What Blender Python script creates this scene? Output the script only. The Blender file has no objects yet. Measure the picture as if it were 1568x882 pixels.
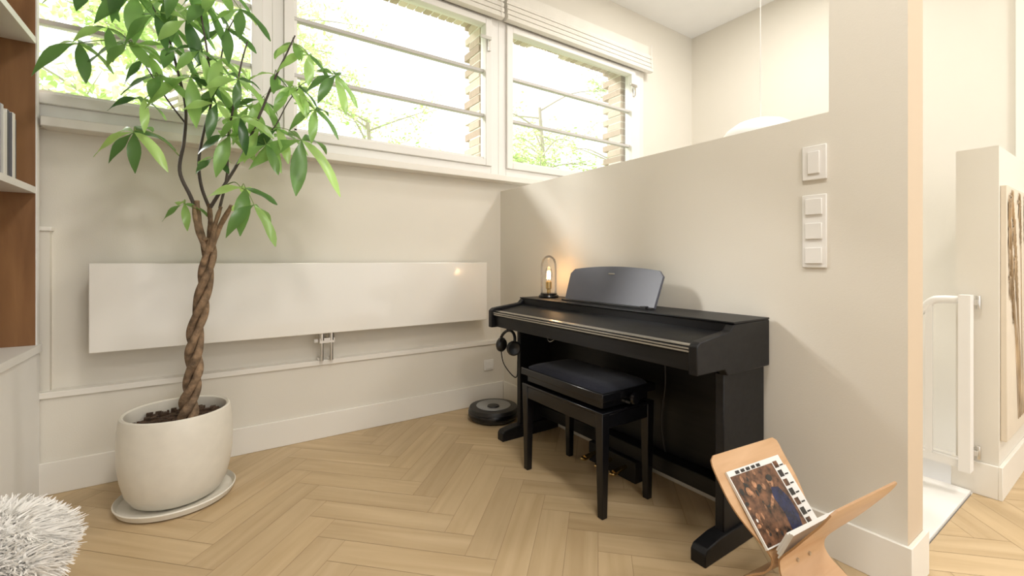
import bpy, bmesh, math, random
from mathutils import Vector, Matrix
random.seed(7)
scene = bpy.context.scene
COL = scene.collection
pi = math.pi

# ------------------------------------------------------------------ materials
def new_mat(name):
    m = bpy.data.materials.new(name); m.use_nodes = True
    nt = m.node_tree
    return m, nt, nt.nodes["Principled BSDF"]

def pmat(name, col, rough=0.5, metal=0.0, var=0.04, nscale=6.0, bump=0.0, bscale=60.0, spec=0.5, coat=0.0, emit=None, estr=0.0, sheen=0.0):
    m, nt, b = new_mat(name)
    tc = nt.nodes.new("ShaderNodeTexCoord")
    nz = nt.nodes.new("ShaderNodeTexNoise"); nz.inputs["Scale"].default_value = nscale
    nz.inputs["Detail"].default_value = 4
    nt.links.new(tc.outputs["Object"], nz.inputs["Vector"])
    cr = nt.nodes.new("ShaderNodeValToRGB")
    cr.color_ramp.elements[0].position = 0.3; cr.color_ramp.elements[1].position = 0.7
    cr.color_ramp.elements[0].color = (*[max(0, c*(1-var)) for c in col], 1)
    cr.color_ramp.elements[1].color = (*[min(1, c*(1+var)) for c in col], 1)
    nt.links.new(nz.outputs["Fac"], cr.inputs["Fac"])
    nt.links.new(cr.outputs["Color"], b.inputs["Base Color"])
    b.inputs["Roughness"].default_value = rough
    b.inputs["Metallic"].default_value = metal
    b.inputs["Specular IOR Level"].default_value = spec
    b.inputs["Coat Weight"].default_value = coat
    b.inputs["Sheen Weight"].default_value = sheen
    if emit:
        b.inputs["Emission Color"].default_value = (*emit, 1)
        b.inputs["Emission Strength"].default_value = estr
    if bump > 0:
        n2 = nt.nodes.new("ShaderNodeTexNoise"); n2.inputs["Scale"].default_value = bscale
        n2.inputs["Detail"].default_value = 5
        nt.links.new(tc.outputs["Object"], n2.inputs["Vector"])
        bp = nt.nodes.new("ShaderNodeBump"); bp.inputs["Strength"].default_value = bump
        bp.inputs["Distance"].default_value = 0.01
        nt.links.new(n2.outputs["Fac"], bp.inputs["Height"])
        nt.links.new(bp.outputs["Normal"], b.inputs["Normal"])
    return m

def island_ramp(nt, stops):
    g = nt.nodes.new("ShaderNodeNewGeometry")
    cr = nt.nodes.new("ShaderNodeValToRGB")
    els = cr.color_ramp.elements
    while len(els) < len(stops): els.new(0.5)
    for e, (p, c) in zip(els, stops):
        e.position = p; e.color = (*c, 1)
    nt.links.new(g.outputs["Random Per Island"], cr.inputs["Fac"])
    return cr

def wood_mat(name, c1, c2, axis_scale=(2, 30, 30), rough=0.45, uv=False, island=False, spec=0.5):
    m, nt, b = new_mat(name)
    tc = nt.nodes.new("ShaderNodeTexCoord")
    mp = nt.nodes.new("ShaderNodeMapping"); mp.inputs["Scale"].default_value = axis_scale
    nt.links.new(tc.outputs["UV" if uv else "Object"], mp.inputs["Vector"])
    nz = nt.nodes.new("ShaderNodeTexNoise"); nz.inputs["Scale"].default_value = 1.0
    nz.inputs["Detail"].default_value = 6; nz.inputs["Distortion"].default_value = 0.6
    nt.links.new(mp.outputs["Vector"], nz.inputs["Vector"])
    cr = nt.nodes.new("ShaderNodeValToRGB")
    cr.color_ramp.elements[0].position = 0.3; cr.color_ramp.elements[1].position = 0.72
    cr.color_ramp.elements[0].color = (*c1, 1); cr.color_ramp.elements[1].color = (*c2, 1)
    nt.links.new(nz.outputs["Fac"], cr.inputs["Fac"])
    out = cr.outputs["Color"]
    if island:
        ir = island_ramp(nt, [(0, (0.91, 0.895, 0.87)), (0.5, (1.0, 1.0, 1.0)), (1, (1.05, 1.045, 1.03))])
        mx = nt.nodes.new("ShaderNodeMix"); mx.data_type = 'RGBA'; mx.blend_type = 'MULTIPLY'
        mx.inputs[0].default_value = 1.0
        nt.links.new(out, mx.inputs[6]); nt.links.new(ir.outputs["Color"], mx.inputs[7])
        out = mx.outputs[2]
    nt.links.new(out, b.inputs["Base Color"])
    b.inputs["Roughness"].default_value = rough
    b.inputs["Specular IOR Level"].default_value = spec
    bp = nt.nodes.new("ShaderNodeBump"); bp.inputs["Strength"].default_value = 0.08
    bp.inputs["Distance"].default_value = 0.003
    nt.links.new(nz.outputs["Fac"], bp.inputs["Height"]); nt.links.new(bp.outputs["Normal"], b.inputs["Normal"])
    return m

def leaf_mat(name, stops, trans=0.35, rough=0.35):
    m, nt, b = new_mat(name)
    ir = island_ramp(nt, stops)
    nt.links.new(ir.outputs["Color"], b.inputs["Base Color"])
    b.inputs["Roughness"].default_value = rough
    tr = nt.nodes.new("ShaderNodeBsdfTranslucent")
    hs = nt.nodes.new("ShaderNodeHueSaturation"); hs.inputs["Value"].default_value = 2.0
    hs.inputs["Hue"].default_value = 0.48
    nt.links.new(ir.outputs["Color"], hs.inputs["Color"]); nt.links.new(hs.outputs["Color"], tr.inputs["Color"])
    mx = nt.nodes.new("ShaderNodeMixShader"); mx.inputs[0].default_value = trans
    nt.links.new(b.outputs[0], mx.inputs[1]); nt.links.new(tr.outputs[0], mx.inputs[2])
    nt.links.new(mx.outputs[0], nt.nodes["Material Output"].inputs["Surface"])
    return m

def glass_mat(name, refl=0.06, tint=(1, 1, 1)):
    m, nt, b = new_mat(name)
    t = nt.nodes.new("ShaderNodeBsdfTransparent"); t.inputs["Color"].default_value = (*tint, 1)
    g = nt.nodes.new("ShaderNodeBsdfGlossy"); g.inputs["Roughness"].default_value = 0.02
    lw = nt.nodes.new("ShaderNodeLayerWeight"); lw.inputs["Blend"].default_value = 0.25
    mt = nt.nodes.new("ShaderNodeMath"); mt.operation = 'MULTIPLY'; mt.inputs[1].default_value = refl*6
    nt.links.new(lw.outputs["Fresnel"], mt.inputs[0])
    mx = nt.nodes.new("ShaderNodeMixShader")
    nt.links.new(mt.outputs[0], mx.inputs[0])
    nt.links.new(t.outputs[0], mx.inputs[1]); nt.links.new(g.outputs[0], mx.inputs[2])
    nt.links.new(mx.outputs[0], nt.nodes["Material Output"].inputs["Surface"])
    return m

M_wall = pmat("plaster_warm_white", (0.735, 0.695, 0.612), 0.85, bump=0.05, bscale=180, var=0.015, nscale=2)
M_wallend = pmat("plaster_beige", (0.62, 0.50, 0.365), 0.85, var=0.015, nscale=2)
M_white = pmat("painted_white", (0.82, 0.80, 0.76), 0.45, var=0.01)
M_bar = pmat("painted_bar_grey", (0.55, 0.53, 0.50), 0.45, var=0.01)
M_trim = pmat("painted_trim", (0.81, 0.775, 0.705), 0.4, var=0.01)
M_ceil = pmat("ceiling_white", (0.85, 0.84, 0.815), 0.9, var=0.01)
M_rad = pmat("radiator_enamel", (0.83, 0.80, 0.735), 0.16, var=0.005, coat=0.3)
M_floor = wood_mat("oak_herringbone", (0.455, 0.325, 0.178), (0.58, 0.435, 0.26), (1.3, 17, 1), 0.42, uv=True, island=True)
M_gap = pmat("floor_joint", (0.33, 0.225, 0.125), 0.8)
M_walnut = wood_mat("walnut_veneer", (0.19, 0.085, 0.030), (0.33, 0.165, 0.065), (14, 14, 1.6), 0.5)
M_ply = wood_mat("bent_plywood", (0.53, 0.315, 0.16), (0.66, 0.425, 0.24), (3, 24, 24), 0.35)
M_plyedge = pmat("plywood_edge", (0.45, 0.26, 0.13), 0.5)
M_black = wood_mat("black_ash", (0.003, 0.003, 0.004), (0.009, 0.009, 0.010), (40, 3, 40), 0.46, spec=0.32)
M_blackgl = pmat("black_lacquer", (0.005, 0.005, 0.006), 0.2, var=0.1, spec=0.4)
M_blackm = pmat("black_plastic", (0.012, 0.012, 0.013), 0.4)
M_desk = pmat("music_desk_satin", (0.105, 0.11, 0.135), 0.42, spec=0.4)
M_velvet = pmat("dark_velvet", (0.006, 0.007, 0.014), 0.9, bump=0.3, bscale=200, sheen=0.08, spec=0.2)
M_grey = pmat("grey_plastic", (0.30, 0.30, 0.30), 0.4)
M_silver = pmat("brushed_metal", (0.62, 0.60, 0.56), 0.3, metal=1.0)
M_strip = pmat("champagne_strip", (0.42, 0.40, 0.36), 0.25, metal=0.8)
M_brass = pmat("brass", (0.60, 0.42, 0.18), 0.25, metal=1.0)
M_pot = pmat("glazed_cream_ceramic", (0.73, 0.69, 0.60), 0.35, var=0.03, nscale=20)
M_soil = pmat("soil", (0.07, 0.04, 0.022), 0.95, var=0.6, nscale=60, bump=1.0, bscale=70)
M_bark = pmat("bark", (0.22, 0.145, 0.085), 0.85, var=0.5, nscale=30, bump=0.8, bscale=60)
M_stem = pmat("dark_stem", (0.075, 0.060, 0.050), 0.7, var=0.3, nscale=20)
M_petiole = pmat("petiole", (0.18, 0.26, 0.07), 0.6)
M_leaf = leaf_mat("pachira_leaf", [(0, (0.040, 0.105, 0.032)), (0.35, (0.10, 0.215, 0.06)), (0.7, (0.20, 0.37, 0.10)), (1, (0.34, 0.53, 0.17))], 0.45, 0.3)
M_tree = leaf_mat("garden_leaf", [(0, (0.32, 0.44, 0.18)), (1, (0.55, 0.66, 0.36))], 0.5, 0.6)
M_branch = pmat("garden_branch", (0.50, 0.45, 0.38), 0.9)
M_fabric = pmat("linen_shade", (0.80, 0.765, 0.69), 0.9, bump=0.3, bscale=250)
M_fur = pmat("white_wool", (0.80, 0.775, 0.73), 0.95, var=0.06, sheen=0.2, spec=0.1)
M_glass = glass_mat("window_glass")
M_jar = glass_mat("bell_glass", 0.12, (0.98, 0.98, 0.98))
M_bulb = pmat("filament", (1, 0.7, 0.3), 0.4, emit=(1.0, 0.58, 0.24), estr=40)
M_paper = pmat("paper", (0.78, 0.77, 0.74), 0.6)
M_cover = pmat("magazine_cover_brown", (0.12, 0.055, 0.028), 0.25, var=0.95, nscale=45)
M_coverblue = pmat("magazine_blue", (0.010, 0.015, 0.06), 0.25, var=0.6, nscale=50)
M_coverskin = pmat("magazine_skin", (0.36, 0.18, 0.095), 0.25, var=0.8, nscale=70)
M_coverdark = pmat("magazine_ink", (0.02, 0.018, 0.016), 0.3)
M_pampas = pmat("dried_pampas", (0.44, 0.33, 0.21), 0.95, var=0.4)
M_canvas = pmat("beige_canvas", (0.70, 0.62, 0.50), 0.9, var=0.04, nscale=5)

def books_mat():
    m, nt, b = new_mat("book_spines")
    ir = island_ramp(nt, [(0, (0.75, 0.73, 0.68)), (0.4, (0.60, 0.60, 0.60)), (0.6, (0.12, 0.12, 0.13)), (0.8, (0.78, 0.76, 0.70)), (1, (0.42, 0.10, 0.06))])
    ir.color_ramp.interpolation = 'CONSTANT'
    nt.links.new(ir.outputs["Color"], b.inputs["Base Color"]); b.inputs["Roughness"].default_value = 0.6
    return m
M_books = books_mat()
def brick_mat():
    m, nt, b = new_mat("weathered_brick")
    ir = island_ramp(nt, [(0, (0.46, 0.36, 0.29)), (0.5, (0.62, 0.52, 0.43)), (1, (0.80, 0.70, 0.61))])
    nz = nt.nodes.new("ShaderNodeTexNoise"); nz.inputs["Scale"].default_value = 90
    mx = nt.nodes.new("ShaderNodeMix"); mx.data_type = 'RGBA'; mx.blend_type = 'OVERLAY'; mx.inputs[0].default_value = 0.3
    nt.links.new(ir.outputs["Color"], mx.inputs[6]); nt.links.new(nz.outputs["Fac"], mx.inputs[7])
    nt.links.new(mx.outputs[2], b.inputs["Base Color"]); b.inputs["Roughness"].default_value = 0.95
    return m
M_brick = brick_mat()
M_mortar = pmat("mortar", (0.82, 0.79, 0.73), 0.95)

# ------------------------------------------------------------------ mesh builder
class MB:
    def __init__(s): s.v = []; s.f = []; s.m = []; s.mats = []
    def mi(s, mat):
        if mat not in s.mats: s.mats.append(mat)
        return s.mats.index(mat)
    def add(s, vs, fs, mat):
        o = len(s.v); s.v += [tuple(v) for v in vs]; k = s.mi(mat)
        for f in fs: s.f.append([i+o for i in f]); s.m.append(k)
    def box(s, x0, x1, y0, y1, z0, z1, mat, M=None):
        vs = [Vector(p) for p in [(x0,y0,z0),(x1,y0,z0),(x1,y1,z0),(x0,y1,z0),(x0,y0,z1),(x1,y0,z1),(x1,y1,z1),(x0,y1,z1)]]
        if M: vs = [M @ v for v in vs]
        s.add(vs, [(0,3,2,1),(4,5,6,7),(0,1,5,4),(1,2,6,5),(2,3,7,6),(3,0,4,7)], mat)
    def prism(s, prof, y0, y1, mat):     # profile in XZ extruded along Y
        n = len(prof)
        vs = [(p[0], y0, p[1]) for p in prof] + [(p[0], y1, p[1]) for p in prof]
        fs = [tuple(range(n)), tuple(range(2*n-1, n-1, -1))]
        fs += [(i, i+n, (i+1) % n + n, (i+1) % n) for i in range(n)]
        s.add(vs, fs, mat)
    def taper(s, cx, cy, z0, z1, a0, a1, mat):
        vs = [(cx-a0,cy-a0,z0),(cx+a0,cy-a0,z0),(cx+a0,cy+a0,z0),(cx-a0,cy+a0,z0),(cx-a1,cy-a1,z1),(cx+a1,cy-a1,z1),(cx+a1,cy+a1,z1),(cx-a1,cy+a1,z1)]
        s.add(vs, [(0,3,2,1),(4,5,6,7),(0,1,5,4),(1,2,6,5),(2,3,7,6),(3,0,4,7)], mat)
    def tube(s, pts, rad, mat, seg=8, cap=True):
        pts = [Vector(p) for p in pts]; n = len(pts)
        if not hasattr(rad, '__len__'): rad = [rad]*n
        vs = []; ref = None
        for i, p in enumerate(pts):
            d = (pts[min(i+1, n-1)] - pts[max(i-1, 0)])
            d = d.normalized() if d.length > 1e-9 else Vector((0, 0, 1))
            if ref is None:
                ref = Vector((1, 0, 0)) if abs(d.x) < 0.9 else Vector((0, 1, 0))
            a = (ref - d*ref.dot(d)).normalized(); ref = a; b = d.cross(a)
            for k in range(seg):
                t = 2*pi*k/seg
                vs.append(p + (a*math.cos(t)+b*math.sin(t))*rad[i])
        fs = [(i*seg+k, i*seg+(k+1) % seg, (i+1)*seg+(k+1) % seg, (i+1)*seg+k) for i in range(n-1) for k in range(seg)]
        if cap: fs += [tuple(range(seg-1, -1, -1)), tuple(range((n-1)*seg, n*seg))]
        s.add(vs, fs, mat)
    def lathe(s, c, prof, mat, seg=48, M=None):
        vs = []; n = len(prof)
        for r, z in prof:
            for k in range(seg):
                t = 2*pi*k/seg; v = Vector((r*math.cos(t), r*math.sin(t), z))
                if M: v = M @ v
                vs.append(v + Vector(c))
        fs = [(i*seg+k, i*seg+(k+1) % seg, (i+1)*seg+(k+1) % seg, (i+1)*seg+k) for i in range(n-1) for k in range(seg)]
        if prof[0][0] > 1e-5: fs.append(tuple(range(seg-1, -1, -1)))
        if prof[-1][0] > 1e-5: fs.append(tuple(range((n-1)*seg, n*seg)))
        s.add(vs, fs, mat)
    def done(s, name, parent=None, bevel=0, smooth=True, fixn=False):
        me = bpy.data.meshes.new(name); me.from_pydata(s.v, [], s.f)
        for m in s.mats: me.materials.append(m)
        me.polygons.foreach_set("material_index", s.m)
        if fixn:
            bm = bmesh.new(); bm.from_mesh(me); bmesh.ops.recalc_face_normals(bm, faces=bm.faces); bm.to_mesh(me); bm.free()
        if smooth:
            me.polygons.foreach_set("use_smooth", [True]*len(me.polygons))
            me.set_sharp_from_angle(angle=math.radians(35))
        me.update()
        o = bpy.data.objects.new(name, me); COL.objects.link(o)
        if parent: o.parent = parent
        if bevel:
            b = o.modifiers.new("bevel", 'BEVEL'); b.width = bevel; b.segments = 2; b.limit_method = 'ANGLE'
        return o

def empty(name, loc=(0, 0, 0)):
    e = bpy.data.objects.new(name, None); e.empty_display_size = 0.1
    COL.objects.link(e); return e
def solo(name, fn, bevel=0, parent=None, **k):
    b = MB(); fn(b); return b.done(name, parent, bevel, **k)

def smooth_path(pts, sub=6):
    P = [Vector(p) for p in pts]; out = []
    for i in range(len(P)-1):
        p0 = P[max(i-1, 0)]; p1 = P[i]; p2 = P[i+1]; p3 = P[min(i+2, len(P)-1)]
        for k in range(sub):
            t = k/sub
            out.append(0.5*((2*p1)+(p2-p0)*t+(2*p0-5*p1+4*p2-p3)*t*t+(3*p1-p0-3*p2+p3)*t**3))
    out.append(P[-1]); return out

# ------------------------------------------------------------------ room shell
XL, XB, XC = -1.10, 1.88, 4.39      # left wall, half wall, stairwell wall
YA = 2.95; YLOW = 2.90; ZC = 3.54
YBACK = -3.0; WB0 = 0.476; BT = 2.037

def build_floor():
    L, W, g = 0.60, 0.12, 0.0008
    bm = bmesh.new(); uvl = bm.loops.layers.uv.new("UVMap")
    c, s = math.cos(pi/4), math.sin(pi/4)
    def quad(x0, x1, y0, y1, horiz):
        cx, cy = (x0+x1)/2, (y0+y1)/2
        wx, wy = c*cx - s*cy, s*cx + c*cy
        if not (XL-.7 < wx < XC+.7 and YBACK-.7 < wy < YLOW+.7): return
        pts = [(x0+g, y0+g), (x1-g, y0+g), (x1-g, y1-g), (x0+g, y1-g)]
        vs = [bm.verts.new((c*a - s*b, s*a + c*b, 0)) for a, b in pts]
        f = bm.faces.new(vs); f.material_index = 0
        ox, oy = random.random()*50, random.random()*50
        for lp, (a, b) in zip(f.loops, pts):
            lp[uvl].uv = ((a+ox, b+oy) if horiz else (b+ox, a+oy))
    for m in range(-20, 21):
        for k in range(-80, 81):
            ox, oy = k*W + m*L, k*W - m*L
            quad(ox, ox+L, oy, oy+W, True)
            quad(ox+L, ox+L+W, oy+W-L, oy+W, False)
    def cut(co, no, clear):
        geom = bm.verts[:] + bm.edges[:] + bm.faces[:]
        bmesh.ops.bisect_plane(bm, geom=geom, plane_co=co, plane_no=no, clear_outer=clear)
    cut((XL, 0, 0), (-1, 0, 0), True); cut((XC, 0, 0), (1, 0, 0), True)
    cut((0, YBACK, 0), (0, -1, 0), True); cut((0, YLOW, 0), (0, 1, 0), True)
    cut((1.95, 0, 0), (1, 0, 0), False); cut((0, 0.51, 0), (0, 1, 0), False)
    dead = [f for f in bm.faces if f.calc_center_median().x > 1.95 and f.calc_center_median().y > 0.51]
    bmesh.ops.delete(bm, geom=dead, context='FACES')
    me = bpy.data.meshes.new("floor")
    def slab(x0, x1, y0, y1):
        z0, z1 = -0.12, -0.0012
        v = [bm.verts.new(p) for p in [(x0,y0,z0),(x1,y0,z0),(x1,y1,z0),(x0,y1,z0),(x0,y0,z1),(x1,y0,z1),(x1,y1,z1),(x0,y1,z1)]]
        for q in [(0,3,2,1),(4,5,6,7),(0,1,5,4),(1,2,6,5),(2,3,7,6),(3,0,4,7)]:
            f = bm.faces.new([v[i] for i in q]); f.material_index = 1
    slab(XL, 1.95, YBACK, YLOW+.05); slab(1.95, XC, YBACK, 0.51)
    bm.to_mesh(me); bm.free()
    me.materials.append(M_floor); me.materials.append(M_gap)
    o = bpy.data.objects.new("floor", me); COL.objects.link(o)
build_floor()

def wall_a(b):
    b.box(XL-.1, XC+.1, YA, YA+.12, -1.6, 1.70, M_wall)
    b.box(XL-.1, XC+.1, YA, YA+.12, 2.96, ZC, M_wall)
    b.box(3.50, XC+.1, YA, YA+.12, 1.70, 2.96, M_wall)
    b.box(XL, XB, YLOW, YA, 0, 0.445, M_wall)
    b.box(XL, -0.632, 2.915, YA, 0.47, 1.22, M_wall)
solo("wall_back", wall_a)
solo("trim_1", lambda b: b.box(XL, XB, YLOW-.012, YA, 0.445, 0.475, M_trim), 0.003)
solo("trim_2", lambda b: b.box(XL, -0.624, 2.905, YA, 1.22, 1.24, M_trim), 0.003)
solo("baseboard_back", lambda b: b.box(XL, XB-.014, YLOW-.014, YLOW, 0, 0.15, M_trim), 0.003)

def wall_b(b):
    pts = [(WB0, 0), (YA, 0), (YA, 1.63), (0.70, 1.63), (0.70, ZC), (WB0, ZC)]
    n = len(pts)
    vs = [(XB, p[0], p[1]) for p in pts] + [(BT, p[0], p[1]) for p in pts]
    b.add(vs, [(0,1,2,3), (0,3,4,5), (6+3,6+2,6+1,6+0), (6+5,6+4,6+3,6+0)], M_wall)
    for i in range(n):
        j = (i+1) % n
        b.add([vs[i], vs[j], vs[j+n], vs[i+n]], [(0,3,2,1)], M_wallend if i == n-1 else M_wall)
solo("wall_partition", wall_b, smooth=False, fixn=False)
def bb_b(b):
    b.box(XB-.014, XB, WB0-.014, YLOW-.014, 0, 0.15, M_trim)
    b.box(XB, BT+.014, WB0-.014, WB0, 0, 0.15, M_trim)
solo("baseboard_partition", bb_b, 0.002)
solo("wall_left", lambda b: b.box(XL-.1, XL, YBACK, YA, -.1, ZC, M_wall))
solo("wall_right", lambda b: b.box(XC, XC+.1, YBACK, YA, -1.6, ZC, M_wall))
solo("ceiling", lambda b: b.box(XL-.1, XC+.1, YBACK, YA+.12, ZC, ZC+.1, M_ceil))
solo("wall_stair_parapet", lambda b: b.box(2.95, XC, 0.43, 0.57, 0, 1.605, M_wall))
solo("baseboard_stair_parapet", lambda b: (b.box(2.935, XC, 0.416, 0.43, 0, 0.15, M_trim), b.box(2.935, 2.95, 0.43, 0.584, 0, 0.15, M_trim)), 0.002)
solo("trim_3", lambda b: b.box(XC-.03, XC, 0.46, 0.56, 1.61, ZC, M_trim))

def stairs(b):
    x0 = BT+.006
    b.box(x0, 2.93, 0.515, 0.80, -0.04, 0.012, M_white)
    for i in range(7):
        y0 = 0.80 + i*0.26; z = -0.19*(i+1)
        b.box(x0, 3.1, y0, y0+0.29, z-.04, z, M_white)
        b.box(x0, 3.1, y0-.02, y0, z, z+.19-.04, M_white)
    b.box(3.1, 3.14, 0.60, 2.70, -1.5, 0.1, M_white)
    b.tube(smooth_path([(2.62, .78, .93), (2.62, 1.0, .87), (2.62, 1.6, .40), (2.62, 2.6, -.36)], 5), .02, M_white, 12)
    b.tube([(2.62, .78, .012), (2.62, .78, .93)], .022, M_white, 12)
solo("staircase", stairs, 0.003)

# windows ---------------------------------------------------------------
def window(n, x0, x1, g0, g1):
    e = empty("window_%d" % n)
    z0, z1, gz0, gz1 = 1.74, 2.96, 1.86, 2.89
    b = MB()
    def ring(a0, a1, b0, b1, c0, c1, d0, d1, y0, y1):
        b.box(a0, c0, y0, y1, b0, b1, M_white); b.box(c1, a1, y0, y1, b0, b1, M_white)
        b.box(c0, c1, y0, y1, b0, d0, M_white); b.box(c0, c1, y0, y1, d1, b1, M_white)
    f0, f1 = g0-.055, g1+.055
    ring(x0, x1, z0, z1, f0, f1, gz0-.05, gz1+.045, 2.925, 3.04)
    ring(f0, f1, gz0-.05, gz1+.045, g0, g1, gz0, gz1, 2.905, 2.985)
    b.done("frame", e, 0.004)
    solo("glass", lambda q: q.box(g0, g1, 2.952, 2.956, gz0, gz1, M_glass), parent=e)
    q = MB()
    for z in (2.20, 2.54):
        q.box(g0, g1, 2.935, 2.975, z-.011, z+.011, M_bar)
    q.box(g0, g0+.02, 2.94, 2.98, gz0, gz1, M_white)
    q.box(g0, g1, 2.94, 2.98, gz0, gz0+.02, M_white)
    q.done("glazing_bars", e, 0.002)
    h = MB()
    h.box(g1+.012, g1+.034, 2.885, 2.905, 2.68, 2.78, M_silver)
    h.box(g1+.010, g1+.022, 2.865, 2.887, 2.75, 2.77, M_silver)
    h.box(g1-.07, g1+.022, 2.857, 2.869, 2.748, 2.772, M_silver)
    h.done("handle", e, 0.002)
window(1, XL, 0.285, -1.03, 0.18)
window(2, 0.285, 1.845, 0.40, 1.72)
window(3, 1.845, 3.50, 1.97, 3.36)
solo("windowsill", lambda b: b.box(-0.65, 3.56, 2.85, YA+.02, 1.695, 1.74, M_trim), 0.004)
solo("trim_4", lambda b: (b.box(3.50, 3.56, 2.93, YA, 1.74, 2.99, M_trim), b.box(-.65, 3.56, 2.93, YA, 2.96, 3.0, M_trim)), 0.003)
solo("trim_5", lambda b: b.box(XL, -0.65, 2.925, YA+.12, 1.70, 1.74, M_trim))

def blind(name, x0, x1):
    b = MB()
    b.box(x0, x1, 2.90, 2.93, 3.00, 3.22, M_fabric)
    for i in range(4):
        z = 2.965 + i*0.042; y = 2.875 + i*0.004
        prof = [(-.035, 0.0), (-.03, -.018), (0, -.024), (.028, -.015), (.03, .01), (0, .02), (-.028, .016)]
        k = len(prof)
        vs = [(x0, y+p[0], z+p[1]) for p in prof] + [(x1, y+p[0], z+p[1]) for p in prof]
        fs = [tuple(range(k)), tuple(range(2*k-1, k-1, -1))] + [(j, j+k, (j+1) % k+k, (j+1) % k) for j in range(k)]
        b.add(vs, fs, M_fabric)
    b.tube([(x1-.03, 2.84, 3.2), (x1-.03, 2.84, 2.95)], 0.0025, M_white, 6)
    b.done(name, None, 0, fixn=True)
blind("roman_blind", -0.64, 0.27)
blind("roman_blind.001", 0.30, 1.85)
blind("roman_blind.002", 1.88, 3.60)

def bricks(b):
    y0 = 3.075
    def jamb(x):
        z = 1.55; i = 0
        while z < 3.08:
            d = 0.17 if i % 2 else 0.245
            a, c = (x, x+.2)
            b.box(a + (0.004*(i % 3)), c, y0, y0+d, z, z+.055, M_brick)
            b.box(a+.008, c-.008, y0, y0+.165, z+.055, z+.067, M_mortar)
            z += .067; i += 1
    jamb(1.755); jamb(3.385); jamb(0.215)
    x = XL-.2
    while x < 3.9:
        b.box(x, x+.055, y0, y0+.24, 3.045+.004*random.random(), 3.2, M_brick)
        b.box(x+.055, x+.067, y0, y0+.22, 3.05, 3.2, M_mortar)
        x += .067
    b.box(XL-.2, 4.5, y0, y0+.23, 3.2, 3.7, M_mortar)
    b.box(3.585, 4.5, y0, y0+.23, -.5, 3.2, M_mortar)
    b.box(XL-.2, 4.5, y0, y0+.1, -.6, 1.55, M_mortar)
solo("brick_facade", bricks, smooth=False)

# radiator ------------------------------------------------------------
rad = empty("panel_radiator")
solo("panel", lambda b: b.box(-0.48, 1.668, 2.80, 2.815, 0.65, 1.07, M_rad), 0.004, rad)
solo("casing", lambda b: b.box(-0.472, 1.66, 2.815, 2.915, 0.658, 1.062, M_rad), 0.006, rad)
solo("wall_mounts", lambda b: (b.box(-.2, -.16, 2.915, YA, .7, 1.0, M_white), b.box(1.3, 1.34, 2.915, YA, .7, 1.0, M_white)), 0, rad)
def valve(b):
    for x in (0.545, 0.60):
        b.tube([(x, 2.865, 0.66), (x, 2.865, 0.477)], 0.010, M_silver, 12)
        b.tube([(x, 2.865, 0.60), (x, 2.865, 0.655)], 0.018, M_silver, 12)
    b.box(0.53, 0.615, 2.85, 2.88, 0.585, 0.615, M_silver)
    b.tube([(0.52, 2.865, 0.60), (0.50, 2.865, 0.60)], 0.013, M_white, 12)
    for x in (0.545, 0.60): b.tube([(x, 2.91, 0.476), (x, 2.91, 0.49)], 0.02, M_white, 12); b.tube([(x, 2.865, 0.49), (x, 2.91, 0.483)], 0.010, M_silver, 12)
solo("valve", valve, 0, rad)

# ------------------------------------------------------------------ bookcase
bc = empty("bookcase")
X0, X1 = XL+.005, -0.66
def case(b):
    ya, yb = -0.2, 2.895
    b.box(X0, X1, ya, yb, 0.0, 0.66, M_white)
    b.box(X0, X1+.008, ya, yb-.003, 0.665, 0.70, M_white)
    for y in (ya, 0.55, 1.30, 2.05):
        b.box(X0+.01, X1-.006, y, y+.03, .70, 2.90, M_walnut)
        b.box(X1-.006, X1, y, y+.03, .70, 2.90, M_white)
    b.box(X0+.01, X1-.006, yb-.035, yb-.004, .70, 2.90, M_walnut)
    b.box(X1-.006, X1, yb-.035, yb-.004, .70, 2.90, M_white)
    b.box(X0, X0+.01, ya, yb-.004, .70, 2.90, M_walnut)
    for z in (1.385, 2.06, 2.87):
        b.box(X0+.01, X1-.004, ya, yb-.036, z, z+.03, M_white)
    for y in (0.55, 1.30, 2.05):
        b.box(X1, X1+.002, y+.01, y+.014, 0.03, 0.655, M_grey)
case_o = solo("carcass", case, 0.0015, bc)
bk = MB()
y = 2.10
while y < 2.70:
    w = random.uniform(.018, .04); h = random.uniform(.22, .28)
    bk.box(X1-.22, X1-.02-random.random()*.02, y, min(y+w, 2.72), 1.416, 1.416+h, M_books); y += w+.001
y = 1.4
while y < 2.0:
    w = random.uniform(.018, .04); h = random.uniform(.22, .30)
    bk.box(X1-.22, X1-.03, y, y+w, 2.091, 2.091+h, M_books); y += w+.001
bk.done("row_of_books", bc, 0.0015)

# ------------------------------------------------------------------ plant
plant = empty("potted_money_tree")
PX, PY = -0.135, 2.535
def pot(b):
    b.lathe((PX, PY, 0), [(0, 0), (.195, 0), (.215, .008), (.226, .032), (.222, .036), (.21, .016), (.15, .012), (0, .012)], M_pot, 64)
solo("saucer", pot, 0, plant, fixn=True)
def pot2(b):
    b.lathe((PX, PY, 0), [(0, .0125), (.135, .0125), (.165, .03), (.188, .07), (.203, .13), (.212, .20), (.214, .27), (.211, .34), (.206, .39), (.203, .403), (.196, .408), (.188, .403), (.186, .38), (.19, .34)], M_pot, 72)
solo("pot", pot2, 0, plant)
def soil(b):
    b.lathe((PX, PY, 0), [(.19, .34), (.15, .352), (.08, .36), (0, .365)], M_soil, 48)
    for i in range(160):
        a = random.random()*2*pi; r = random.random()**.5*.17
        s_ = random.uniform(.004, .012)
        b.box(PX+r*math.cos(a)-s_, PX+r*math.cos(a)+s_, PY+r*math.sin(a)-s_, PY+r*math.sin(a)+s_, .345, .358+s_, M_soil)
solo("soil", soil, 0, plant)

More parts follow.
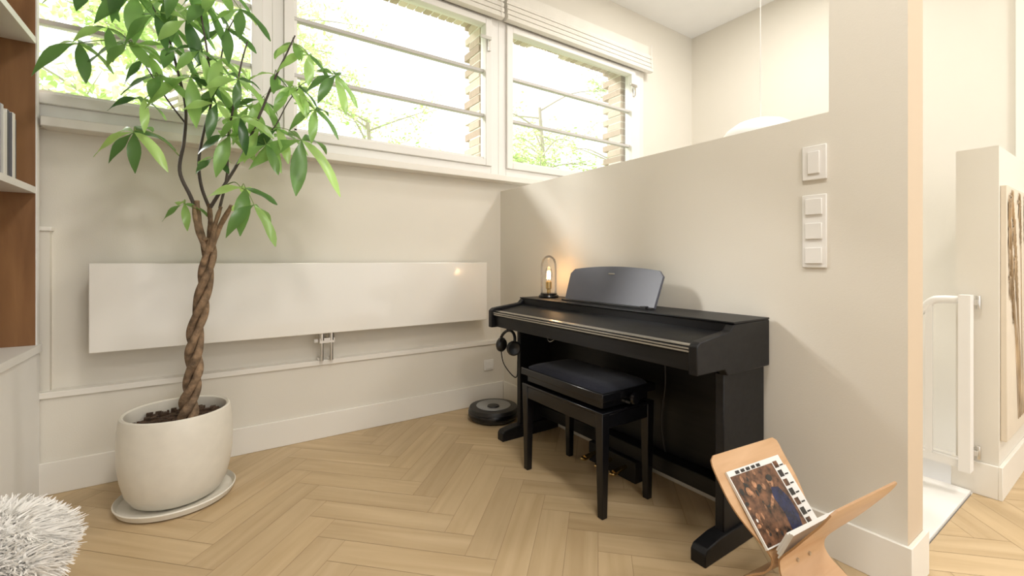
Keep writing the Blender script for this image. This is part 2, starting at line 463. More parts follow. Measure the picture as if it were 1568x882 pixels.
# plant sketch grid: 3 mm units, G(x,y,dy): lateral / height / depth offset
def G(x, y, dy=0.0):
    s_ = (x-276)*.00300
    return Vector((PX + .829*s_, PY - .559*s_ + dy, 1.08 + (400-y)*.00300))
axis = smooth_path([G(290, 655), G(292, 625), G(298, 590), G(301, 550), G(304, 505), G(314, 455), G(322, 405), G(323, 365)], 14)
tr = MB()
for k in range(3):
    pts, rr = [], []
    n = len(axis)
    for i, p in enumerate(axis):
        t = i/(n-1); a = 2*pi*(k/3) + t*2*pi*2.6
        R = .0225*(1-.20*t) * (1+.4*max(0, .15-t)/.15)
        pts.append(p + Vector((math.cos(a)*R, math.sin(a)*R, 0)))
        rr.append((.0185*(1-.25*t))*(1+.12*math.sin(t*38+k*2)))
    tr.tube(pts, rr, M_bark, 12)
def stub(pts, r0, r1):
    P = smooth_path(pts, 5); n = len(P)
    tr.tube(P, [r0+(r1-r0)*i/(n-1)+.001*math.sin(i*1.9) for i in range(n)], M_bark, 10)
stub([G(321, 385), G(310, 350), G(305, 308)], .014, .011)
stub([G(322, 385, .02), G(326, 345, .02), G(324, 312, .02)], .013, .009)
stub([G(326, 385), G(338, 352), G(358, 316, -.02)], .014, .009)
stub([G(320, 385, -.02), G(306, 350, -.03), G(301, 316, -.03)], .012, .008)
stub([G(325, 385, -.02), G(333, 345, -.03), G(342, 318, -.03)], .012, .007)
tr.done("braided_trunk", plant)

branches = []
st = MB()
def branch(pts, r0, r1, mat=M_stem):
    P = smooth_path(pts, 6); n = len(P)
    st.tube(P, [r0+(r1-r0)*i/(n-1) for i in range(n)], mat, 8)
    branches.extend(P)
branch([G(306, 325), G(295, 300), G(279, 262), G(286, 215), G(288, 165), G(276, 110), G(262, 55), G(256, 0), G(258, -40)], .0085, .004)
branch([G(325, 320, .02), G(312, 285, .02), G(308, 245, .03), G(316, 200, .02), G(328, 150, 0), G(322, 90, -.02), G(312, 30, -.03)], .0075, .0035)
branch([G(326, 318), G(346, 286), G(371, 245), G(395, 192), G(424, 122), G(440, 88), G(455, 56)], .008, .003)
branch([G(340, 320, -.02), G(351, 270, -.03), G(352, 220, -.04), G(362, 160, -.04), G(372, 105, -.03), G(382, 68, -.02)], .006, .003)
branch([G(371, 245), G(398, 215, .03), G(425, 192, .05), G(448, 150, .08), G(470, 120, .1)], .004, .002)
branch([G(288, 190), G(262, 160, -.06), G(235, 120, -.1), G(215, 90, -.12)], .004, .002)
branch([G(279, 240), G(262, 225, -.05), G(240, 212, -.1), G(218, 212, -.14)], .0028, .0015, M_petiole)
branch([G(300, 312), G(291, 316, -.05), G(287, 312, -.06)], .0028, .0015, M_petiole)
branch([G(346, 286), G(362, 282, -.05), G(372, 292, -.07)], .003, .0015, M_petiole)
branch([G(328, 150), G(340, 100, .03), G(350, 50, .04), G(372, 8, .05)], .004, .002)
branch([G(262, 55), G(240, 20, -.05), G(222, -15, -.08)], .004, .002)

lf = MB()
def leaflet(base, d, L, W, droop, nrm):
    n = 8; vs = []; fs = []
    d = d.normalized()
    side = d.cross(nrm).normalized()
    for i in range(n+1):
        t = i/n
        p = base + d*L*t + Vector((0, 0, -1))*droop*L*t*t
        w = W*(math.sin(pi*min(1, t**1.25))**.85 if 0 < t < 1 else 0.02) + .001
        tang = (d + Vector((0, 0, -2*droop*t))).normalized()
        up = side.cross(tang)
        wav = .004*math.sin(t*9)
        vs += [p - side*w + up*(w*.28+wav), p, p + side*w + up*(w*.28-wav)]
    if max(v.y for v in vs) > 2.83:
        sh = max(v.y for v in vs) - 2.83
        vs = [Vector((v.x, v.y - sh*((v-base).length/L), v.z)) for v in vs]
    for i in range(n):
        a = i*3
        fs += [(a, a+1, a+4, a+3), (a+1, a+2, a+5, a+4)]
    lf.add(vs, fs, M_leaf)
def cluster(x, y, dy, size, n=6, face=0.55, droop=.4):
    hub = G(x, y, dy)
    near = min(branches, key=lambda p: (p-hub).length + (0.05 if p.z > hub.z+.1 else 0))
    mid = (near+hub)/2 + Vector((0, 0, .02))
    st.tube(smooth_path([near, mid, hub], 4), .0018, M_petiole, 6)
    nrm = Vector((random.uniform(-.25, .25), -face+random.uniform(-.15, .15), 1-face*.5)).normalized()
    u = nrm.orthogonal().normalized(); v = nrm.cross(u)
    a = random.random()*2*pi
    for k in range(n):
        an = a + 2*pi*k/n + random.uniform(-.12, .12)
        d = u*math.cos(an) + v*math.sin(an) - nrm*random.uniform(.1, .45)
        L = size*random.uniform(.72, 1.0)
        leaflet(hub, d, L, L*random.uniform(.16, .19), droop*random.uniform(.6, 1.8), nrm)
C = [ # x, y, depth offset, leaflet length, n, facing
 (215, 10, -.10, .23, 6, .9), (258, 0, 0, .19, 5), (150, 8, -.15, .17, 5), (318, 10, 0, .16, 5), (372, 8, .05, .15, 5),
 (208, 84, -.13, .19, 6, .5), (140, 92, -.18, .16, 5, .7), (268, 80, -.05, .17, 5),
 (296, 125, -.05, .19, 5, .8), (342, 92, 0, .15, 5), (335, 165, -.05, .17, 5, .8), (250, 128, -.10, .15, 5),
 (216, 215, -.14, .17, 7, .85), (287, 315, -.06, .12, 4), (378, 292, -.07, .17, 4, .6), (390, 318, -.10, .16, 4),
 (455, 62, .04, .13, 5), (480, 78, .06, .14, 5, .8), (524, 106, .10, .16, 7, .9), (450, 130, .06, .14, 5, .8), (492, 160, .10, .14, 5, .8),
 (400, 200, 0, .16, 5, .8), (430, 195, .05, .17, 5), (468, 212, .05, .23, 5, .8), (355, 212, -.05, .16, 5, .8),
 (350, 40, .04, .14, 5), (425, 112, .03, .12, 4), (385, 160, .05, .14, 5, .8), (330, 245, -.04, .11, 4),
 (230, 165, -.12, .12, 4), (290, 45, -.08, .16, 5, .9), (368, 130, -.06, .14, 5, .8),
 (180, 68, -.16, .15, 5, .6), (245, 40, -.1, .15, 5, .8), (310, 90, -.08, .14, 5, .7),
 (340, 130, .04, .15, 5, .8), (405, 150, .04, .14, 5, .8), (465, 125, .09, .13, 5, .8), (235, 95, -.05, .15, 5, .7),
 (410, 225, -.03, .14, 4, .8), (280, -25, -.05, .18, 6, .8), (335, -20, .0, .16, 6, .8), (200, -25, -.1, .18, 6, .8), (370, 190, -.09, .14, 5, .9),
]
for c in C: cluster(*c)
st.done("stems", plant)
lf.done("foliage", plant)

# ------------------------------------------------------------------ digital piano
pn = empty("digital_piano")
YP0, YP1 = 0.90, 2.285
XF, XBk = 1.37, 1.86
def cheek(b):
    prof = [(XF, .685), (XF, .785), (XF+.02, .80), (1.58, .822), (1.605, .845), (XBk, .845), (XBk, .66), (1.56, .66), (1.54, .685)]
    prof = prof[::-1]
    b.prism(prof, YP0, YP0+.035, M_black); b.prism(prof, YP1-.035, YP1, M_black)
solo("end_cheeks", cheek, 0.004, pn, fixn=True)
def body(b):
    y0, y1 = YP0+.035, YP1-.035
    b.box(1.395, XBk-.01, y0, y1, .69, .755, M_black)
    b.prism([(1.388, .755), (1.388, .772), (1.405, .782), (1.61, .812), (1.61, .755)][::-1], y0, y1, M_black)
solo("keybed_and_lid", body, 0.003, pn, fixn=True)
def strip(b):
    y0, y1 = YP0+.037, YP1-.037
    b.box(1.380, 1.389, y0, y1, .760, .7665, M_strip)
    b.box(1.3785, 1.389, y0, y1, .771, .776, M_strip)
    b.prism([(1.395, .7795), (1.395, .7830), (1.412, .7862), (1.412, .782)][::-1], y0, y1, M_strip)
solo("lid_edge_strips", strip, 0, pn, fixn=True)
def topb(b):
    b.box(1.60, XBk, YP0+.0, YP1-.0, .8455, .853, M_black)
    b.box(1.605, 1.615, YP0+.035, YP1-.035, .80, .8455, M_black)
solo("rear_top_board", topb, 0.002, pn)
def stand(b):
    for (a, c) in ((YP0+.02, YP0+.055), (YP1-.055, YP1-.02)):
        b.box(1.565, XBk-.002, a, c, .065, .662, M_black)
        b.prism([(1.43, 0), (1.43, .045), (1.445, .062), (1.53, .075), (XBk, .075), (XBk, 0)][::-1], a-.012, c+.012, M_black)
    b.box(1.80, 1.815, YP0+.055, YP1-.055, .12, .69, M_black)
    b.box(1.72, 1.80, YP0+.055, YP1-.055, .10, .17, M_black)
    b.box(1.69, 1.80, 1.44, 1.76, .0, .105, M_black)
solo("stand", stand, 0.004, pn, fixn=True)
def pedals(b):
    for y in (1.50, 1.60, 1.70):
        P = [(1.70, y, .065), (1.65, y, .062), (1.605, y, .055)]
        b.tube(P, [.009, .012, .014], M_brass, 12)
        b.lathe((1.597, y, .048), [(0, 0), (.015, .002), (.018, .008), (.014, .013), (0, .015)], M_brass, 16)
solo("pedals", pedals, 0, pn)
def desk(b):
    yc, hw = 1.655, .325; nn = 24
    p0 = Vector((1.70, 0, .857)); lean = Vector((.34, 0, .94)).normalized()
    top = []
    for i in range(nn+1):
        s_ = -1+2*i/nn
        h = .185 + .022*(1-s_*s_)
        if abs(s_) > .93: h -= (abs(s_)-.93)*.35
        top.append((s_*hw, h))
    outl = [(-hw*.97, 0.0)] + top + [(hw*.97, 0.0)]
    n = len(outl)
    fr = [p0 + lean*h + Vector((0, yc+y_, 0)) for y_, h in outl]
    bk_ = [v + Vector((.014, 0, -.004)) for v in fr]
    b.add(fr+bk_, [tuple(range(n)), tuple(range(2*n-1, n-1, -1))] + [(i, i+n, (i+1) % n+n, (i+1) % n) for i in range(n)], M_desk)
    b.box(1.675, 1.715, yc-hw*.97, yc+hw*.97, .853, .862, M_blackm)
    for y_ in (-hw*.7, hw*.7):
        b.tube([(1.76, yc+y_, .98), (1.83, yc+y_, .856)], .004, M_silver, 8)
    b.box(1.665, 1.69, yc-hw*.9, yc-hw*.9+.03, .853, .868, M_blackm)
    q = p0 + lean*.165
    b.box(q.x-.004, q.x-.001, yc-.022, yc+.022, q.z-.004, q.z+.004, M_strip)
solo("music_desk", desk, 0.0015, pn, fixn=True)
def cables(b):
    b.tube(smooth_path([(1.84, 2.0, .66), (1.80, 2.05, .64), (1.70, 2.12, .655), (1.66, 2.06, .60), (1.70, 1.98, .66)], 6), .003, M_silver, 6)
    b.tube(smooth_path([(1.79, 1.35, .68), (1.785, 1.34, .5), (1.785, 1.36, .3), (1.79, 1.33, .1)], 6), .004, M_blackm, 6)
solo("cables", cables, 0, pn)

hp = empty("headphones")
def heads(b):
    c = Vector((1.46, 2.215, .60)); pts = []
    for i in range(17):
        a = pi*i/16
        pts.append(c + Vector((.02*math.sin(a), .075*math.cos(a), .062*math.sin(a))))
    b.tube(pts, .009, M_blackm, 8)
    for sg in (-1, 1):
        M = Matrix.Rotation(pi/2, 4, 'X') @ Matrix.Rotation(.4*sg, 4, 'Y')
        b.lathe(c + Vector((0, sg*.068, -.03)), [(.0, -.018), (.030, -.018), (.042, -.008), (.044, .008), (.034, .02), (.018, .014), (0, .012)], M_blackm, 24, M)
    b.tube(smooth_path([c+Vector((0, .07, -.06)), c+Vector((.01, .05, -.15)), c+Vector((.05, -.02, -.22)), c+Vector((.09, .02, -.12)), c+Vector((.09, 0, .07))], 6), .0035, M_blackm, 6)
    b.tube([c+Vector((0, 0, .06)), c+Vector((0, 0, .088))], .006, M_blackm, 8)
solo("headset", heads, 0, hp)

# ------------------------------------------------------------------ bench
bn = empty("piano_bench")
bx0, bx1, by0, by1 = 1.335, 1.665, 1.31, 1.885
def bench(b):
    for x in (bx0+.022, bx1-.022):
        for y_ in (by0+.022, by1-.022):
            b.taper(x, y_, 0, .44, .015, .022, M_blackgl)
    for y_ in (by0, by1-.026):
        b.box(bx0+.04, bx1-.04, y_+.004, y_+.026, .375, .435, M_blackgl)
    for x in (bx0+.004, bx1-.028):
        b.box(x, x+.024, by0+.04, by1-.04, .375, .435, M_blackgl)
    b.box(bx0, bx1, by0, by1, .435, .447, M_blackgl)
solo("legs_and_apron", bench, 0.003, bn)
solo("seat_frame", lambda b: (b.box(bx0+.02, bx1-.02, by0+.02, by1-.02, .455, .492, M_blackgl), b.box(bx0-.004, bx1+.004, by0-.004, by1+.004, .492, .528, M_blackgl)), 0.004, bn)
def cush(b):
    n, m = 12, 16; vs = []; fs = []
    for i in range(n+1):
        for j in range(m+1):
            u, v = i/n*2-1, j/m*2-1
            x = (bx0+bx1)/2 + u*(bx1-bx0-.02)/2; y_ = (by0+by1)/2 + v*(by1-by0-.02)/2
            vs.append((x, y_, .528 + .022*((1-u**6)*(1-v**8))**.5))
    for i in range(n):
        for j in range(m):
            a = i*(m+1)+j; fs.append((a, a+m+1, a+m+2, a+1))
    b.add(vs, fs, M_velvet)
solo("cushion", cush, 0, bn)
def knobs(b):
    for y_, sg in ((by0-.004, -1), (by1+.004, 1)):
        M = Matrix.Rotation(pi/2*(1 if sg < 0 else -1), 4, 'X')
        b.lathe((1.50, y_, .49), [(0, 0), (.008, 0), (.008, .012), (.022, .014), (.026, .024), (.022, .034), (0, .036)], M_blackgl, 24, M)
    b.tube([(1.50, by0, .465), (1.50, by1, .465)], .006, M_silver, 8)
    for y_ in (by0+.12, by1-.12):
        b.tube([(1.40, y_, .44), (1.60, y_, .462)], .006, M_blackm, 8); b.tube([(1.60, y_, .44), (1.40, y_, .462)], .006, M_blackm, 8)
solo("height_knobs", knobs, 0, bn)

# ------------------------------------------------------------------ bell-jar lamp on piano
lp = empty("bell_jar_lamp")
LX, LY, LZ = 1.745, 2.175, .8535
solo("base", lambda b: b.lathe((LX, LY, LZ), [(0, 0), (.062, 0), (.064, .006), (.060, .014), (.052, .018), (.052, .026), (0, .028)], M_blackgl, 40), 0, lp)
solo("socket", lambda b: b.lathe((LX, LY, LZ), [(0, .028), (.012, .028), (.012, .05), (.018, .055), (.019, .095), (.015, .10), (0, .10)], M_brass, 24), 0, lp)
solo("bulb_filament", lambda b: [b.tube([(LX+.011*math.cos(k*pi/3), LY+.011*math.sin(k*pi/3), LZ+.115), (LX+.007*math.cos(k*pi/3), LY+.007*math.sin(k*pi/3), LZ+.165)], .0026, M_bulb, 6) for k in range(6)], 0, lp)
solo("bulb_glass", lambda b: b.lathe((LX, LY, LZ), [(.013, .10), (.016, .11), (.022, .13), (.023, .15), (.018, .175), (.008, .19), (0, .192)], M_jar, 24), 0, lp)
solo("glass_dome", lambda b: b.lathe((LX, LY, LZ), [(.050, .026), (.050, .18), (.048, .21), (.040, .237), (.026, .254), (.010, .262), (0, .263)], M_jar, 40), 0, lp)
L = bpy.data.lights.new("bulb_light", 'POINT'); L.energy = 0.35; L.color = (1, .66, .36); L.shadow_soft_size = .02
lo = bpy.data.objects.new("bulb_light", L); lo.location = (LX, LY, LZ+.14); COL.objects.link(lo); lo.parent = lp

# ------------------------------------------------------------------ robot vacuum
rv = empty("robot_vacuum")
RX, RY = 1.60, 2.60
solo("body", lambda b: b.lathe((RX, RY, 0), [(0, .006), (.155, .006), (.168, .02), (.17, .035), (.17, .07), (.163, .084), (.12, .088), (0, .088)], M_blackm, 56), 0, rv)
solo("top_plate", lambda b: (b.lathe((RX, RY, 0), [(0, .089), (.118, .089), (.116, .092), (0, .093)], M_grey, 48), b.lathe((RX-.02, RY-.03, 0), [(0, .0935), (.042, .0935), (.038, .100), (0, .101)], M_blackm, 32)), 0, rv)
solo("bumper", lambda b: b.lathe((RX, RY, 0), [(.171, .028), (.174, .032), (.174, .055), (.171, .06)], M_blackgl, 56), 0, rv)
solo("wheels", lambda b: (b.box(RX-.12, RX-.09, RY-.03, RY+.03, 0, .02, M_blackm), b.box(RX+.09, RX+.12, RY-.03, RY+.03, 0, .02, M_blackm)), 0, rv)

# ------------------------------------------------------------------ outlet + switches
so = empty("wall_socket")
solo("plate", lambda b: b.box(1.70, 1.78, YLOW-.010, YLOW, .25, .33, M_white), 0.003, so)
solo("insert", lambda b: b.box(1.712, 1.768, YLOW-.014, YLOW-.010, .262, .318, M_white), 0.002, so)
def switch(name, z0, z1, n, yc):
    e = empty(name)
    solo("frame", lambda b: b.box(XB-.010, XB, yc-.041, yc+.041, z0, z1, M_white), 0.003, e)
    hh = (z1-z0)/n
    def rk(b):
        for i in range(n):
            c = z0+hh*(i+.5)
            if n == 1:
                b.box(XB-.016, XB-.010, yc-.020, yc+.020, c-.042, c+.042, M_white)
            else:
                b.box(XB-.017, XB-.010, yc-.028, yc+.028, c-.030, c+.030, M_white)
    solo("rockers", rk, 0.002, e)
switch("light_switch", 1.385, 1.515, 1, .745)
switch("light_switch_panel", 1.055, 1.330, 3, .745)

# ------------------------------------------------------------------ magazine rack (two bent plywood sheets )( )
mr = empty("magazine_rack")
ORG = Vector((1.435, .612, 0)); ROT = Matrix.Rotation(math.radians(-6), 4, 'Z')
def rack_sheet(name, sg):
    prof = [(.18, .003), (.155, .05), (.115, .10), (.07, .145), (.03, .175), (.012, .20), (.008, .22), (.012, .242), (.035, .275), (.075, .325), (.115, .38), (.15, .43), (.172, .47)]
    P = smooth_path([(0, p[0], p[1]) for p in prof], 3); n = len(P); nw = 16
    th = .005; vs = []; fs = []
    def hwid(z):
        top = .172
        if z >= .22:
            t = min(1, (z-.22)/.16); w = .112 + (top-.112)*(t*t*(3-2*t))**.7
        else:
            t = min(1, (.22-z)/.20); w = .112 + (.155-.112)*(t*t*(3-2*t))
        if z > .452: w -= .02*((z-.452)/.018)**2
        return w
    for side in (0, 1):
        for i, p in enumerate(P):
            d = (P[min(i+1, n-1)]-P[max(i-1, 0)]).normalized()
            nr = Vector((0, d.z, -d.y))
            q = p + nr*(th if side else -0)
            w = hwid(p.z)
            for k in range(nw+1):
                s_ = -1+2*k/nw
                v = ROT @ Vector((s_*w, sg*q.y, q.z))
                vs.append(v+ORG)
    W1 = nw+1; O = n*W1
    for i in range(n-1):
        for k in range(nw):
            a = i*W1+k
            fs.append((a, a+1, a+W1+1, a+W1)); fs.append((O+a, O+a+W1, O+a+W1+1, O+a+1))
    b = MB(); b.add(vs, fs, M_ply)
    ed = []
    for i in range(n-1):
        for k in (0, nw):
            a = i*W1+k; ed.append((a, a+W1, O+a+W1, O+a))
    for k in range(nw):
        for i in (0, n-1):
            a = i*W1+k; ed.append((a, a+1, O+a+1, O+a))
    kk = b.mi(M_plyedge)
    for f in ed: b.f.append(list(f)); b.m.append(kk)
    b.done(name, mr, 0, fixn=True)
rack_sheet("sheet_far", 1); rack_sheet("sheet_near", -1)
def screws(b):
    for x in (-.03, .03):
        p = ORG + ROT @ Vector((x, -.0135, .215))
        b.tube([p+Vector((0, .022, 0)), p+Vector((0, -.004, 0))], .0055, M_silver, 16)
solo("screws", screws, 0, mr)
def mags(b):
    def slab(x0, x1, h0, h1, o0, o1, mat, skew=0):
        vs = []
        for o_ in (o0, o1):
            for x, h in ((x0, h0), (x1, h0), (x1, h1), (x0, h1)):
                xx = x*math.cos(skew) - h*math.sin(skew); hh = x*math.sin(skew) + h*math.cos(skew)
                v = base + lean*hh + out*o_ + Vector((xx, 0, 0)); vs.append(ORG + ROT @ v)
        b.add(vs, [(0,1,2,3),(7,6,5,4),(0,4,5,1),(1,5,6,2),(2,6,7,3),(3,7,4,0)], mat)
    base = Vector((0, .022, .250)); lean = Vector((0, .62, .78)).normalized()
    out = Vector((0, -lean.z, lean.y))
    slab(-.115, .145, 0, .222, .004, .009, M_paper, -.03)
    slab(-.135, .130, 0, .212, .010, .018, M_paper)
    slab(-.131, .078, .004, .196, .018, .0186, M_cover)
    for k in range(5):
        slab(-.100+.026*k, -.082+.026*k, .198, .207, .0186, .019, M_coverdark)
    for k in range(7):
        slab(.083, .104, .010+.028*k, .030+.028*k, .0186, .019, M_coverdark if k % 2 else M_cover)
        slab(.108, .126, .012+.028*k, .016+.028*k, .0186, .019, M_coverdark)
    def poly(pts, o_, mat):
        b.add([ORG + ROT @ (base+lean*h+out*o_+Vector((x, 0, 0))) for x, h in pts], [tuple(range(len(pts)))], mat)
    def ell(cx, ch, rx, rh, o_, mat):
        poly([(cx+rx*math.cos(a*pi/14), ch+rh*math.sin(a*pi/14)) for a in range(28)], o_, mat)
    # photographic cover: figure in dark blue dress in a warm brown, busy interior
    poly([(.0, .01), (.050, .01), (.066, .05), (.064, .095), (.045, .130), (.014, .135), (.0, .11), (.010, .06)], .0190, M_coverblue)
    ell(.022, .150, .012, .015, .0192, M_coverskin); ell(.027, .160, .014, .010, .0194, M_coverdark)
    poly([(.0, .105), (-.03, .082), (-.034, .09), (.004, .122)], .0191, M_coverskin)
    for k in range(34):
        x_ = random.uniform(-.125, -.005); h_ = random.uniform(.012, .188)
        ell(x_, h_, random.uniform(.003, .009), random.uniform(.003, .011), .0188+.00001*k, random.choice([M_coverskin, M_coverdark, M_coverdark, M_cover, M_coverskin, M_paper if k % 4 == 0 else M_coverdark]))
    ell(-.088, .145, .010, .012, .0193, M_coverskin); ell(-.05, .158, .009, .011, .0193, M_coverskin)
    base = Vector((0, -.020, .250)); lean = Vector((0, -.42, .9)).normalized(); out = Vector((0, lean.z, -lean.y))
    slab(-.12, .11, 0, .10, .002, .008, M_paper, .06); slab(-.115, .12, 0, .085, .010, .016, M_paper, .02); slab(-.11, .10, 0, .07, .018, .023, M_paper)
solo("magazines", mags, 0, mr, smooth=False)

# ------------------------------------------------------------------ pendant lamp behind partition
pd = empty("pendant_lamp")
solo("shade", lambda b: b.lathe((3.18, 1.60, 2.0), [(.26, -.10), (.25, -.05), (.215, 0), (.15, .045), (.08, .068), (.03, .078), (0, .08)], M_white, 48), 0, pd)
solo("cord", lambda b: b.tube([(3.18, 1.60, 2.075), (3.18, 1.60, ZC)], .004, M_white, 8), 0, pd)
solo("canopy", lambda b: b.lathe((3.18, 1.60, ZC-.03), [(0, 0), (.05, 0), (.05, .03), (0, .03)], M_white, 24), 0, pd)

# ------------------------------------------------------------------ baby gate
bg = empty("safety_gate")
def gate(b):
    x = 2.86
    b.box(x-.03, x+.03, .50, .54, .12, .925, M_white)
    b.tube(smooth_path([(x, .53, .90), (x, .60, .90), (x, .64, .885), (x, .70, .81), (x, .78, .79), (x, 1.24, .79)], 5), .018, M_white, 12)
    b.box(x-.014, x+.014, .54, 1.25, .13, .165, M_white)
    b.box(x-.02, x+.02, 1.23, 1.26, .12, .80, M_white)
    y_ = .645
    while y_ < 1.2:
        b.box(x-.012, x+.012, y_-.012, y_+.012, .165, .88 if y_ < .66 else .79, M_white); y_ += .10
solo("frame", gate, 0.003, bg)
solo("hinges", lambda b: [(b.box(2.89, 2.95, .485, .515, z-.012, z+.012, M_silver), b.tube([(2.915, .49, z-.03), (2.915, .49, z+.03)], .010, M_silver, 12)) for z in (.20, .89)], 0.001, bg)

# ------------------------------------------------------------------ pampas wall art on parapet
pg = empty("pampas_wall_art")
solo("canvas", lambda b: b.box(2.975, 3.95, .408, .4295, .26, 1.425, M_canvas), 0.003, pg)
pp = MB()
for (rx, tx, tz) in [(3.22, 3.00, 1.33), (3.25, 3.02, 1.22), (3.27, 3.04, 1.12), (3.27, 3.08, 1.37), (3.30, 3.05, 1.00), (3.3, 3.13, 1.24), (3.3, 3.16, 1.08), (3.33, 3.26, 1.36), (3.36, 3.40, 1.38), (3.38, 3.52, 1.30), (3.4, 3.62, 1.18), (3.42, 3.68, 1.36), (3.4, 3.8, 1.22)]:
    P = smooth_path([(rx, .4045, .32), (rx+(tx-rx)*.25, .4045, .62), (rx+(tx-rx)*.7, .4045, tz-.22), (tx, .4045, tz), (tx+(tx-rx)*.05, .4045, tz-.03)], 7)
    pp.tube(P, .0016, M_pampas, 4)
    for i in range(len(P)*5//10, len(P)-1):
        for j in range(22):
            p = P[i].lerp(P[i+1], random.random()); d = (P[i+1]-P[i]).normalized()
            e_ = p + d*.04 + Vector((random.uniform(-1, 1)*.035, 0, random.uniform(-1, .3)*.035))
            e_.x = min(max(e_.x, 2.985), 3.94); e_.z = min(max(e_.z, .3), 1.41); e_.y = .4045
            pp.tube([p, e_], [.0015, .0005], M_pampas, 3, False)
pp.done("plumes", pg)

# ------------------------------------------------------------------ sheepskin stool (lower left)
ss = empty("sheepskin_stool")
SX, SY, SZ = -.437, 1.385, .455
def seat(b):
    b.lathe((SX, SY, SZ), [(0, -.05), (.12, -.048), (.155, -.02), (.16, .01), (.14, .045), (.10, .067), (.05, .079), (0, .082)], M_fur, 40)
solo("seat", seat, 0, ss)
fu = MB()
for i in range(10500):
    th = random.random()*2*pi; ph = math.acos(random.uniform(-.6, 1))
    nrm = Vector((math.sin(ph)*math.cos(th), math.sin(ph)*math.sin(th), math.cos(ph)))
    p = Vector((SX+.160*nrm.x, SY+.160*nrm.y, SZ+.082*nrm.z))
    cl = Vector((math.sin(p.x*70+p.y*31), math.sin(p.y*83+p.z*40), math.sin(p.z*77+p.x*50)))*.45
    d = (nrm + cl + Vector((random.uniform(-.4, .4), random.uniform(-.4, .4), random.uniform(-.4, .2)))).normalized()
    L_ = random.uniform(.018, .036); c = Vector((random.uniform(-1, 1), random.uniform(-1, 1), -.6))*.010
    fu.tube([p, p+d*L_*.5+c*.3, p+d*L_+c], [.0030, .0024, .0005], M_fur, 3, False)
fu.done("wool_tufts", ss)
solo("legs", lambda b: [b.tube([(SX+.08*a, SY+.08*c, SZ-.04), (SX+.12*a, SY+.12*c, 0)], [.016, .011], M_ply, 12) for a in (-1, 1) for c in (-1, 1)], 0, ss)

# ------------------------------------------------------------------ garden
tb = MB(); tl = MB()
def tree(x, y, h, spread, nleaf, low=.35):
    base = Vector((x, y, -.6)); tips = []
    top = base + Vector((random.uniform(-.3, .3), random.uniform(-.3, .3), h))
    tb.tube(smooth_path([base, (base+top)/2+Vector((.15, 0, 0)), top], 6), [.09-.06*i/12 for i in range(13)], M_branch, 8)
    for k in range(26):
        t = random.uniform(low, 1); p = base.lerp(top, t)
        a = random.random()*2*pi; l = spread*random.uniform(.5, 1)
        e_ = p + Vector((math.cos(a)*l, math.sin(a)*l, random.uniform(-.1, .6)*l))
        mid = (p+e_)/2 + Vector((0, 0, random.uniform(0, .25)))
        P = smooth_path([p, mid, e_], 5); tb.tube(P, [.02-.016*i/10 for i in range(11)], M_branch, 5)
        for j in range(4):
            q = P[random.randrange(4, 11)]
            f = q + Vector((random.uniform(-.5, .5), random.uniform(-.5, .5), random.uniform(-.3, .4)))
            tb.tube([q, f], [.006, .002], M_branch, 4); tips.append((q, f))
    for j in range(nleaf):
        q, f = random.choice(tips); p = q.lerp(f, random.random()) + Vector([random.gauss(0, .10) for _ in range(3)])
        a = Vector([random.uniform(-1, 1) for _ in range(3)]).normalized(); bb = a.orthogonal().normalized()
        s_ = random.uniform(.03, .06)
        tl.add([p-a*s_, p+bb*s_*.5, p+a*s_, p-bb*s_*.5], [(0, 1, 2, 3)], M_tree)
tree(-.5, 6.0, 5.6, 1.5, 5600); tree(.6, 8.0, 5.8, 1.6, 4800); tree(2.2, 7.8, 4.2, 1.3, 4200); tree(5.6, 7.2, 4.8, 1.4, 3800); tree(8.6, 8.5, 5.2, 1.8, 3600)
gt = empty("garden_trees")
tb.done("branches", gt); tl.done("leaves", gt, smooth=False)
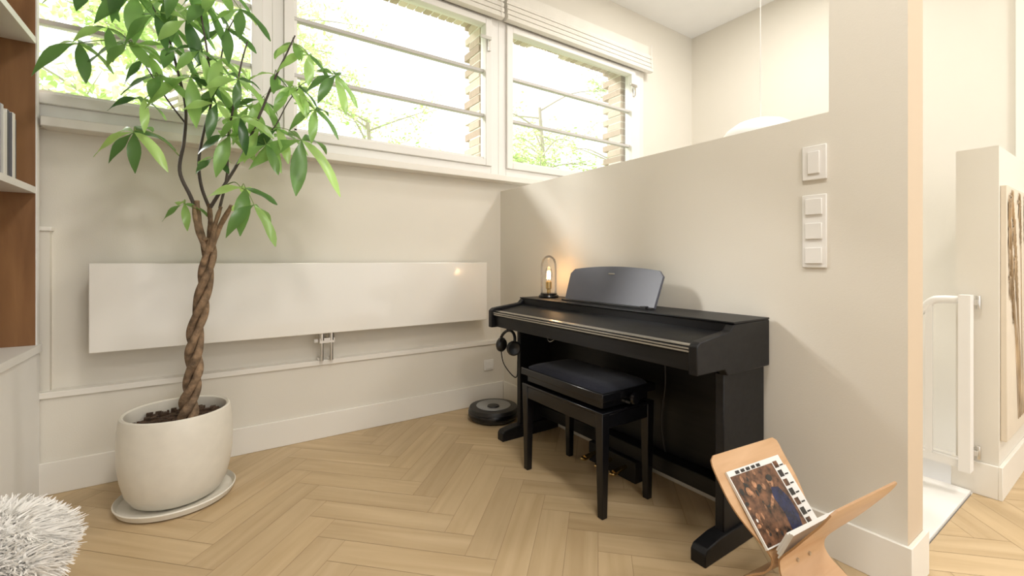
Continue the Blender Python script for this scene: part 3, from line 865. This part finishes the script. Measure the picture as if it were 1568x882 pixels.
solo("garden_ground", lambda b: b.box(-30, 30, 3.4, 40, -.7, -.6, pmat("grass", (.35, .42, .22), .95, var=.3)))

# ------------------------------------------------------------------ light
w = bpy.data.worlds.new("overcast_sky"); scene.world = w; w.use_nodes = True
nt = w.node_tree; bgd = nt.nodes["Background"]
tc = nt.nodes.new("ShaderNodeTexCoord"); sx = nt.nodes.new("ShaderNodeSeparateXYZ")
cr = nt.nodes.new("ShaderNodeValToRGB"); nt.links.new(tc.outputs["Generated"], sx.inputs[0]); nt.links.new(sx.outputs["Z"], cr.inputs["Fac"])
cr.color_ramp.elements[0].color = (1, .99, .97, 1); cr.color_ramp.elements[1].color = (.97, .985, 1, 1)
nt.links.new(cr.outputs["Color"], bgd.inputs["Color"]); bgd.inputs["Strength"].default_value = 1.6

S = bpy.data.lights.new("sun", 'SUN'); S.energy = 6.0; S.angle = math.radians(11); S.color = (1, .98, .95)
so_ = bpy.data.objects.new("sun", S); COL.objects.link(so_)
so_.rotation_euler = Vector((1, -.98, -.84)).to_track_quat('-Z', 'Y').to_euler(); so_.location = (-3, 6, 6)

def fill_light(name, x, y, p, sz=.5):  # added fill: unseen area lamps under the ceiling that brighten room and hall
    A = bpy.data.lights.new(name, 'AREA'); A.shape = 'DISK'; A.size = sz; A.energy = p; A.color = (1, .965, .92)
    o = bpy.data.objects.new(name, A); o.location = (x, y, ZC-.02); COL.objects.link(o)
fill_light("ceiling_fill", .6, .3, 34); fill_light("ceiling_fill.001", 3.2, 1.7, 34); fill_light("ceiling_fill.002", 3.2, -1.0, 46); fill_light("ceiling_fill.003", .6, -1.6, 30)

scene.view_settings.view_transform = 'Standard'
scene.view_settings.look = 'None'
scene.view_settings.exposure = 0.06

# ------------------------------------------------------------------ camera
cam = bpy.data.cameras.new("camera"); co = bpy.data.objects.new("camera", cam); COL.objects.link(co)
co.location = (0, 0, 1.08); co.rotation_euler = (pi/2, 0, math.radians(-34))
cam.sensor_width = 36; cam.lens = 692/1600*36; cam.shift_y = -42/1600; cam.clip_start = .02
scene.camera = co
